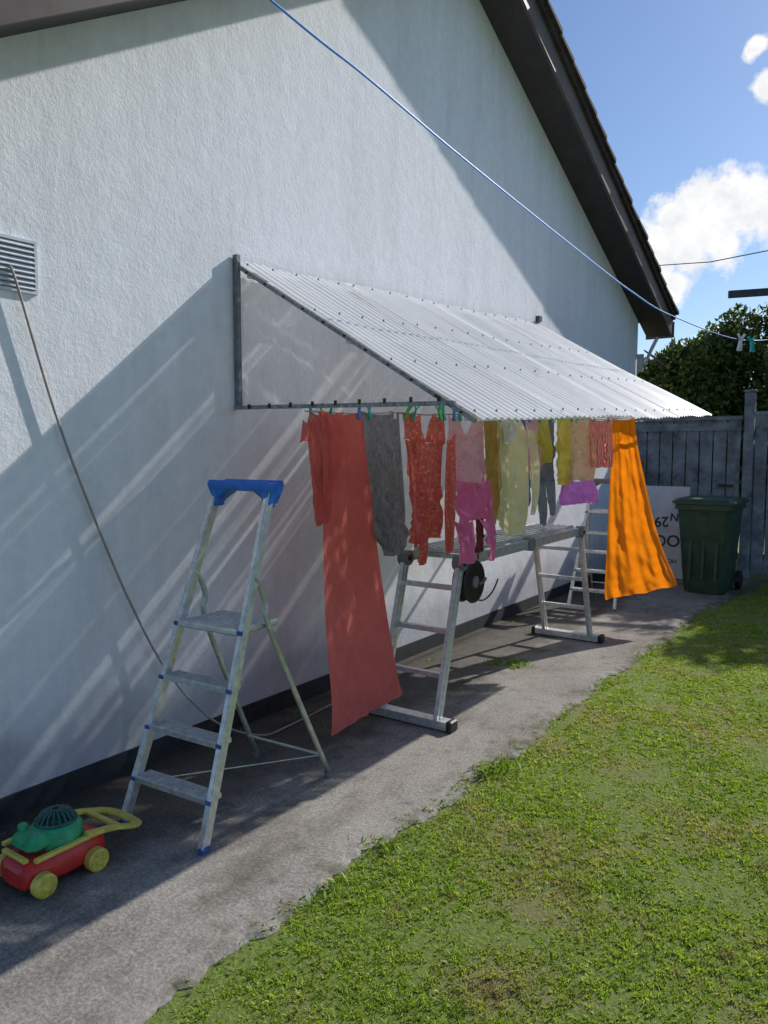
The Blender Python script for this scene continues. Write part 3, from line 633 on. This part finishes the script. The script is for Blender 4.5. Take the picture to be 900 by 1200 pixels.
# ------------------------------------------------------------------ ladder platform
lp=empty("ladder_platform",(.75,4.7,.03),"folding aluminium ladder set as a low work platform on stabiliser feet","ladder platform")
def leg(y_f,y_t,x0,x1,zt,name="leg",n=3):
    g=empty(name,(0,0,0),parent=lp)
    mb=MB()
    for x in (x0,x1): mb.bar((x,y_f,.07),(x,y_t,zt),.026,.058,(0,1,0)); 
    for x in (x0,x1): mb.bar((x,y_f,.07),(x,y_t,zt),.034,.006,(0,1,0))
    mb.obj("stile",M_alu,g)
    for i in range(n):
        z=.07+(zt-.07)*(i+1)/(n+.6); y=y_f+(y_t-y_f)*(z-.07)/(zt-.07); mb=MB(); mb.box((( x0+x1)/2,y,z),(x1-x0,.032,.026)); mb.obj("rung",M_alu,g)
    mb=MB(); mb.box(((x0+x1)/2,y_f,.062),(x1-x0+.16,.075,.045)); mb.obj("stabiliser_bar",M_alu,g)
    for x in (x0-.09,x1+.09):
        mb=MB(); mb.box((x,y_f,.062),(.035,.085,.065),None,0,ch=.008); mb.obj("end_cap",M_black,g)
    for x in (x0,x1):
        mb=MB(); mb.cyl((x-.03,y_t,zt),(x+.03,y_t,zt),.045,n=20); mb.cyl((x-.036,y_t,zt),(x+.036,y_t,zt),.018,1,12); mb.obj("hinge",[M_gcap,M_black],g,smooth='auto')
leg(3.54,3.78,.55,.92,.92); leg(5.88,5.62,.55,.93,.93)
dk=empty("deck",(0,0,0),parent=lp)
for x in (.55,.92):
    mb=MB(); mb.bar((x,3.78,.925),(x,4.70,.93),.026,.058); mb.bar((x,4.72,.93),(x,5.62,.935),.026,.058); mb.obj("side_rail",M_alu,dk)
for i in range(6):
    y=3.95+i*.29; mb=MB(); mb.box((.735,y,.925),(.36,.03,.026)); mb.obj("rung",M_alu,dk)
for x in (.55,.92):
    mb=MB(); mb.cyl((x-.03,4.71,.93),(x+.03,4.71,.93),.045,n=20); mb.obj("hinge",M_gcap,dk,smooth='auto')
mb=MB()
for (a,b) in ((3.84,4.66),(4.76,5.56)):
    mb.box((.735,(a+b)/2,.970),(.33,b-a,.018))
    for k in range(7): mb.box((.585+k*.05,(a+b)/2,.982),(.02,b-a-.01,.006))
mb.obj("deck_plate",M_alu,dk)
lp.location.z-=.018
rl=empty("cable_reel",(.90,3.91,.66),"black round cable reel hanging below the ladder platform","cable reel")
mb=MB(); c=Vector((.90,3.92,.775)); Rr=.118
for sx in (-.035,.035):
    mb.tube([c+Vector((sx,Rr*math.cos(t),Rr*math.sin(t))) for t in [2*math.pi*i/28 for i in range(28)]],.009,closed=True)
    mb.cyl(c+Vector((sx-.004,0,0)),c+Vector((sx+.004,0,0)),Rr*.98,n=28)
mb.cyl(c-Vector((.034,0,0)),c+Vector((.050,0,0)),.035,n=16,mi=1); mb.tube([c+Vector((0,0,.11)),c+Vector((-.02,0,.16))],.007)
mb.tube(smooth_path([c+Vector((.04,.06,-.02)),c+Vector((.065,.07,.0)),c+Vector((.07,.075,.02))]),.010,mi=1)
mb.obj("drum",[M_black,M_gcap],rl,smooth='auto')
mb=MB()
for k in range(7):
    mb.tube([c+Vector((-.022+.007*k,(.080+.006*(k%2))*math.cos(t),(.080+.006*(k%2))*math.sin(t))) for t in [2*math.pi*i/24 for i in range(24)]],.009,closed=True)
mb.tube(smooth_path([c+Vector((.02,.02,-.10)),c+Vector((.03,.12,-.13)),c+Vector((.03,.24,-.10)),c+Vector((.03,.32,-.03))]),.005); mb.obj("wound_cable",M_black,rl,smooth=True)

# ------------------------------------------------------------------ toy mower
toy=empty("toy_lawnmower",(.49,1.5,.03),"red green and yellow plastic toy lawnmower on concrete path","toy lawnmower")
mb=MB()
secs=[(1.365,.055,.060,.115),(1.375,.085,.050,.135),(1.41,.100,.045,.155),(1.50,.104,.045,.165),(1.60,.104,.045,.168),(1.66,.098,.048,.160),(1.695,.080,.055,.140),(1.705,.050,.070,.120)]
vs=[];fs=[];m_=16
for (yy,hw,zb,zt) in secs:
    for k in range(m_):
        t=2*math.pi*k/m_; cx=math.copysign(abs(math.cos(t))**.5,math.cos(t)); cz=math.copysign(abs(math.sin(t))**.5,math.sin(t))
        vs.append((.49+hw*cx*(1-.12*max(0,cz)),yy,(zb+zt)/2+(zt-zb)/2*cz))
for a_ in range(len(secs)-1):
    for k in range(m_): fs.append((a_*m_+k,a_*m_+(k+1)%m_,(a_+1)*m_+(k+1)%m_,(a_+1)*m_+k))
fs.append(tuple(range(m_))); fs.append(tuple(reversed(range((len(secs)-1)*m_,len(secs)*m_))))
mb.add(vs,fs)
mb.obj("body",M_red,toy,smooth='auto')
for x in (.612,.368):
    for y in (1.42,1.63):
        mb=MB(); s=1 if x>.49 else -1
        mb.tube([(x-.022*s,y,.073),(x-.018*s,y,.073),(x+.012*s,y,.073),(x+.018*s,y,.073)],[.036,.043,.043,.036],n=24)
        mb.tube([(x+.018*s,y,.073),(x+.024*s,y,.073)],[.020,.014],n=16)
        for k in range(6):
            th=k*math.pi/3; mb.bar((x+.019*s,y+.014*math.cos(th),.073+.014*math.sin(th)),(x+.019*s,y+.034*math.cos(th),.073+.034*math.sin(th)),.006,.006,(1,0,0))
        mb.cyl((x-.03*s,y,.073),(x,y,.073),.012,n=10)
        mb.obj("wheel",M_yel,toy,smooth='auto')
mb=MB()
mb.tube([(.49,1.545,.150),(.49,1.545,.205),(.49,1.545,.223),(.49,1.545,.231)],[.096,.092,.080,.060],n=28)
mb.box((.49,1.455,.190),(.14,.11,.066),None,0,ch=.022); mb.tube([(.45,1.44,.21),(.45,1.44,.238),(.45,1.44,.244)],[.018,.018,.012],n=12)
mb.obj("engine_cover",M_grn,toy,smooth='auto')
mb=MB()
for k in range(18):
    th=2*math.pi*k/18; mb.tube([(.49+.068*math.cos(th),1.545+.068*math.sin(th),.227),(.49+.052*math.cos(th),1.545+.052*math.sin(th),.255),(.49+.012*math.cos(th),1.545+.012*math.sin(th),.267)],.006,n=6)
mb.tube([(.49,1.545,.220),(.49,1.545,.245),(.49,1.545,.259)],[.058,.050,.02],n=20); mb.tube([(.49+.07*math.cos(t),1.545+.07*math.sin(t),.229) for t in [2*math.pi*i/24 for i in range(24)]],.007,closed=True)
mb.obj("starter_dome",M_dgrn,toy,smooth='auto')
mb=MB()
mb.strap([(.594,1.40,.163),(.596,1.5,.165),(.596,1.66,.166)],.022,.014); mb.strap([(.386,1.40,.163),(.384,1.5,.165),(.384,1.66,.166)],.022,.014); mb.strap([(.42,1.385,.158),(.56,1.385,.158)],.02,.014)
mb.obj("trim_band",M_yel,toy,smooth='auto')
mb=MB()
mb.strap(smooth_path([(.596,1.60,.177),(.602,1.71,.160),(.598,1.79,.132),(.58,1.832,.120),(.53,1.845,.116),(.45,1.845,.116),(.40,1.832,.120),(.382,1.79,.134),(.384,1.71,.160),(.384,1.60,.177)],6),.038,.014)
mb.strap([(.60,1.74,.150),(.386,1.74,.150)],.026,.013); mb.obj("handle",M_yel,toy,smooth='auto')
toy.scale=(.98,.98,.98); toy.location=(.52,1.475,.03+PZ-.031)

# ------------------------------------------------------------------ bin
bx,by=1.20,8.75
bn=empty("wheelie_bin",(bx,by,.02),"dark green plastic wheelie bin standing beside timber fence","wheelie bin")
mb=MB()
def ring(z,hx,hy,c=.05): return [(bx+x,by+y,z) for x,y in ((-hx+c,-hy),(hx-c,-hy),(hx,-hy+c),(hx,hy-c),(hx-c,hy),(-hx+c,hy),(-hx,hy-c),(-hx,-hy+c))]
Ls=[ring(.02,.20,.24),ring(.10,.215,.255),ring(.55,.245,.29),ring(.90,.27,.33),ring(.905,.295,.355),ring(.96,.295,.355)]
vs=sum(Ls,[]); fs=[(k*8+j,k*8+(j+1)%8,(k+1)*8+(j+1)%8,(k+1)*8+j) for k in range(5) for j in range(8)]+[tuple(reversed(range(8))),tuple(range(40,48))]
mb.add(vs,fs)
for xx in (-.13,0,.13): mb.box((bx+xx,by-.288,.50),(.03,.03,.66),Matrix.Rotation(math.radians(-4.5),3,'X'))
mb.obj("body",M_bin,bn)
mb=MB(); Ls=[ring(.965,.318,.38),ring(.99,.318,.38),ring(1.015,.285,.345),ring(1.025,.18,.24,.04)]; vs=sum(Ls,[]); fs=[(k*8+j,k*8+(j+1)%8,(k+1)*8+(j+1)%8,(k+1)*8+j) for k in range(3) for j in range(8)]+[tuple(reversed(range(8))),tuple(range(24,32))]
mb.add(vs,fs); mb.obj("lid",M_bin,bn)
mb=MB(); mb.tube([(bx-.22,by+.41,.97),(bx+.22,by+.41,.97)],.018); mb.obj("handle",M_bin,bn)
for s in (-1,1):
    mb=MB(); mb.cyl((bx+s*.23,by+.25,.12),(bx+s*.28,by+.25,.12),.10,n=20); mb.obj("wheel",M_black,bn,smooth='auto')
bd=empty("painted_board",(.5,9.3,.03),"pale board with hand painted black letters leaning by gate","board")
Rb=Matrix.Rotation(math.radians(-7),3,'X'); mb=MB(); mb.box((.40,9.33,.56),(.86,.018,1.08),Rb); mb.obj("board",M_board,bd)
def text(s,x,z,size,rot=0,bold=.003):
    cu=bpy.data.curves.new("t","FONT"); cu.body=s; cu.size=size; cu.extrude=.001; cu.offset=bold; cu.align_x='CENTER'; cu.align_y='CENTER'
    t=bpy.data.objects.new("tmp",cu); COL.objects.link(t); bpy.context.view_layer.update()
    me=bpy.data.meshes.new_from_object(t.evaluated_get(bpy.context.evaluated_depsgraph_get())); bpy.data.objects.remove(t)
    o=bpy.data.objects.new("lettering",me); me.materials.clear(); me.materials.append(M_black); COL.objects.link(o)
    q=Vector((x-.40,-.0115,z-.56)); q=Rb@q+Vector((.40,9.33,.56)); o.parent=bd; o.location=q-Vector(bd["_o"])
    o.rotation_euler=(Matrix.Rotation(math.radians(90-7),3,'X')@Matrix.Rotation(rot,3,'Z')).to_euler(); return o
text("29",.53,.68,.17,math.pi+.05); text("N",.675,.74,.13,math.pi-.05); text("OO",.60,.46,.19,math.pi+.05); text("HC",.68,.22,.07,math.pi,.001)
# ------------------------------------------------------------------ gate + fence
gate=empty("garden_gate",(.68,9.9,0),"dark grey close boarded timber gate beside the house","gate")
def boards(x0,x1,y,zb,zt,parent,name="panel",w=.14):
    mb=MB(); n=int((x1-x0)/w)
    for i in range(n):
        x=x0+(i+.5)*(x1-x0)/n; mb.box((x,y+random.uniform(-.004,.004),(zb+zt)/2+random.uniform(-.005,.005)),((x1-x0)/n-.016,.018,zt-zb))
    for z in (zb+.2,(zb+zt)/2,zt-.2): mb.box(((x0+x1)/2,y+.035,z),(x1-x0,.04,.09))
    mb.obj(name,M_fence,parent)
boards(-.0+.02,1.27,9.90,.06,1.88,gate,"panel")
mb=MB(); mb.box((.645,9.895,1.905),(1.27,.07,.045)); mb.box((.645,9.875,1.80),(1.25,.02,.09)); mb.obj("top_rail",M_fence,gate)
mb=MB(); mb.box((1.12,9.86,1.1),(.16,.03,.03)); mb.obj("latch",M_black,gate)
fen=empty("wooden_fence",(4,9.95,0),"dark grey close boarded timber fence with posts","fence")
xs=[1.35,3.2,5.05,6.9,8.75]
for i,x in enumerate(xs):
    mb=MB(); mb.box((x,9.92,1.10),(.11,.11,2.2),None,0,ch=.01); mb.box((x,9.92,2.215),(.14,.14,.03),None,0,ch=.01); mb.obj("fence_post",M_fence,fen)
for i in range(4):
    boards(xs[i]+.06,xs[i+1]-.06,9.92,.05,1.93,fen,"fence_panel",.14)
    mb=MB(); mb.box(((xs[i]+xs[i+1])/2,9.92,1.955),(xs[i+1]-xs[i]-.115,.07,.04)); mb.obj("top_rail",M_fence,fen)
# ------------------------------------------------------------------ clothes posts + blue line
def tpost(x,y,h,lab,arm=(.9,.35)):
    e=empty("clothes_post",(x,y,0),lab,"clothes post"); mb=MB(); mb.box((x,y,h/2),(.09,.09,h)); mb.obj("post",M_char,e)
    mb=MB(); mb.bar((x-arm[0],y-arm[1],h-.02),(x+arm[0],y+arm[1],h+.03),.07,.09); mb.obj("cross_arm",M_char,e)
tpost(1.72,11.5,3.60,"dark timber clothes post with cross arm above the fence"); tpost(.75,-3.0,3.98,"dark timber clothes post with cross arm")
mb=MB(); mb.tube(smooth_path([(.75,-3.0,3.95),(.85,.5,3.52),(.87,2.34,3.29),(.89,2.94,3.225),(.915,3.76,3.12),(.96,5.10,2.97),(1.0,6.46,2.84),(1.05,7.63,2.785),(1.14,10.44,2.88),(1.72,11.5,3.0)],10),.0055,n=8)
mb.obj("washing_line",M_rope,smooth=True,label="bright blue plastic washing line stretched past the roof",cat="washing line")
for (y,k,x) in ((10.35,3,1.135),(10.62,0,1.22)):
    o=bpy.data.objects.new("clothes_peg",pm[k]); COL.objects.link(o); o.location=(x,y,2.84); o.scale=(3,3,2.6); o.rotation_euler=(.25 if k else -.2,0,.6)
    o["label"]="%s plastic clothes peg on blue line"%pn[k]; o["category"]="clothes peg"; o["group"]="pegs on the washing line"
mb=MB(); mb.tube([(-9,33,8.9),(-5.83,31.27,8.65),(-3.5,29.6,8.15),(-1.41,28.15,7.95),(6,24,8.1),(12,21,8.8)],.018,n=6); mb.obj("overhead_wire",M_wire,label="thin black overhead wire crossing the sky",cat="overhead wire")
for (x,y,h) in ((-9,33,9.0),(12,21,8.9)):
    mb=MB(); mb.cyl((x,y,0),(x,y,h),.13,n=12,r2=.09); mb.obj("utility_pole",M_bark,label="tall timber utility pole behind the trees",cat="utility pole")

# ------------------------------------------------------------------ trees behind fence
def tree(x,y,h,rx,ry,n,mat,label,zc=None,leaf=.05):
    e=empty("tree",(x,y,0),label,"tree"); mb=MB()
    mb.tube(smooth_path([(x,y,-.1),(x+.05,y,h*.3),(x-.05,y+.05,h*.55),(x,y,h*.8)],4),[.12-.09*i/12 for i in range(13)],n=10)
    for k in range(9):
        th=k*2.4; z=h*(.25+.06*k); mb.tube([(x,y,z),(x+rx*.35*math.cos(th),y+ry*.35*math.sin(th),z+h*.12),(x+rx*.75*math.cos(th),y+ry*.75*math.sin(th),z+h*.18)],[.045,.03,.01],n=6)
    mb.obj("trunk",M_bark,e,smooth=True)
    zc=zc or h*.55; rz=h-zc
    nc=95; cl=[]
    while len(cl)<nc:
        p=rng.uniform(-1,1,3)
        if p@p<1 and (p@p>.25 or rng.uniform()<.3): cl.append(p)
    cl=np.array(cl); size=rng.uniform(.12,.28,nc)
    ci=rng.integers(0,nc,n); q=rng.normal(0,1,(n,3)); q/=np.linalg.norm(q,axis=1)[:,None]; q*=rng.uniform(.3,1,n)[:,None]**.5
    ctr=cl[ci]*np.array([rx*.88,ry*.88,rz*.86])+q*(size[ci]*min(rx,rz)*1.25)[:,None]+np.array([x,y,zc])
    ctr[:,2]=np.maximum(ctr[:,2],.15)
    a=rng.normal(0,1,(n,3)); a/=np.linalg.norm(a,axis=1)[:,None]; b=np.cross(a,rng.normal(0,1,(n,3))); b/=np.linalg.norm(b,axis=1)[:,None]
    s=rng.uniform(.6,1.2,n)[:,None]*leaf
    V=np.stack([ctr-a*s,ctr+b*s*.5,ctr+a*s,ctr-b*s*.5],1).reshape(-1,3)
    fast("crown",V,4,mat,origin=(x,y,0),parent=e)
tree(.05,12.2,3.5,1.25,1.0,34000,M_leaf,"dense dark green bush behind the gate",1.7)
tree(1.05,12.5,3.8,1.35,1.1,38000,M_leaf2,"tall dark green tree showing above timber fence",2.0)
tree(2.45,12.5,4.1,1.3,1.1,30000,M_leaf,"bushy green tree behind the fence",2.1)
tree(3.9,12.3,4.9,1.5,1.25,24000,M_leaf2,"tall broad green tree behind the fence",2.7,.08)
tree(5.7,12.3,4.9,1.6,1.25,20000,M_leaf,"tall dense green tree behind the fence",2.7,.09)
tree(7.6,12.4,4.7,1.6,1.2,12000,M_leaf,"dense green shrub behind the fence",2.5,.10)
for o in list(bpy.data.objects):
    if "_o" in o: del o["_o"]
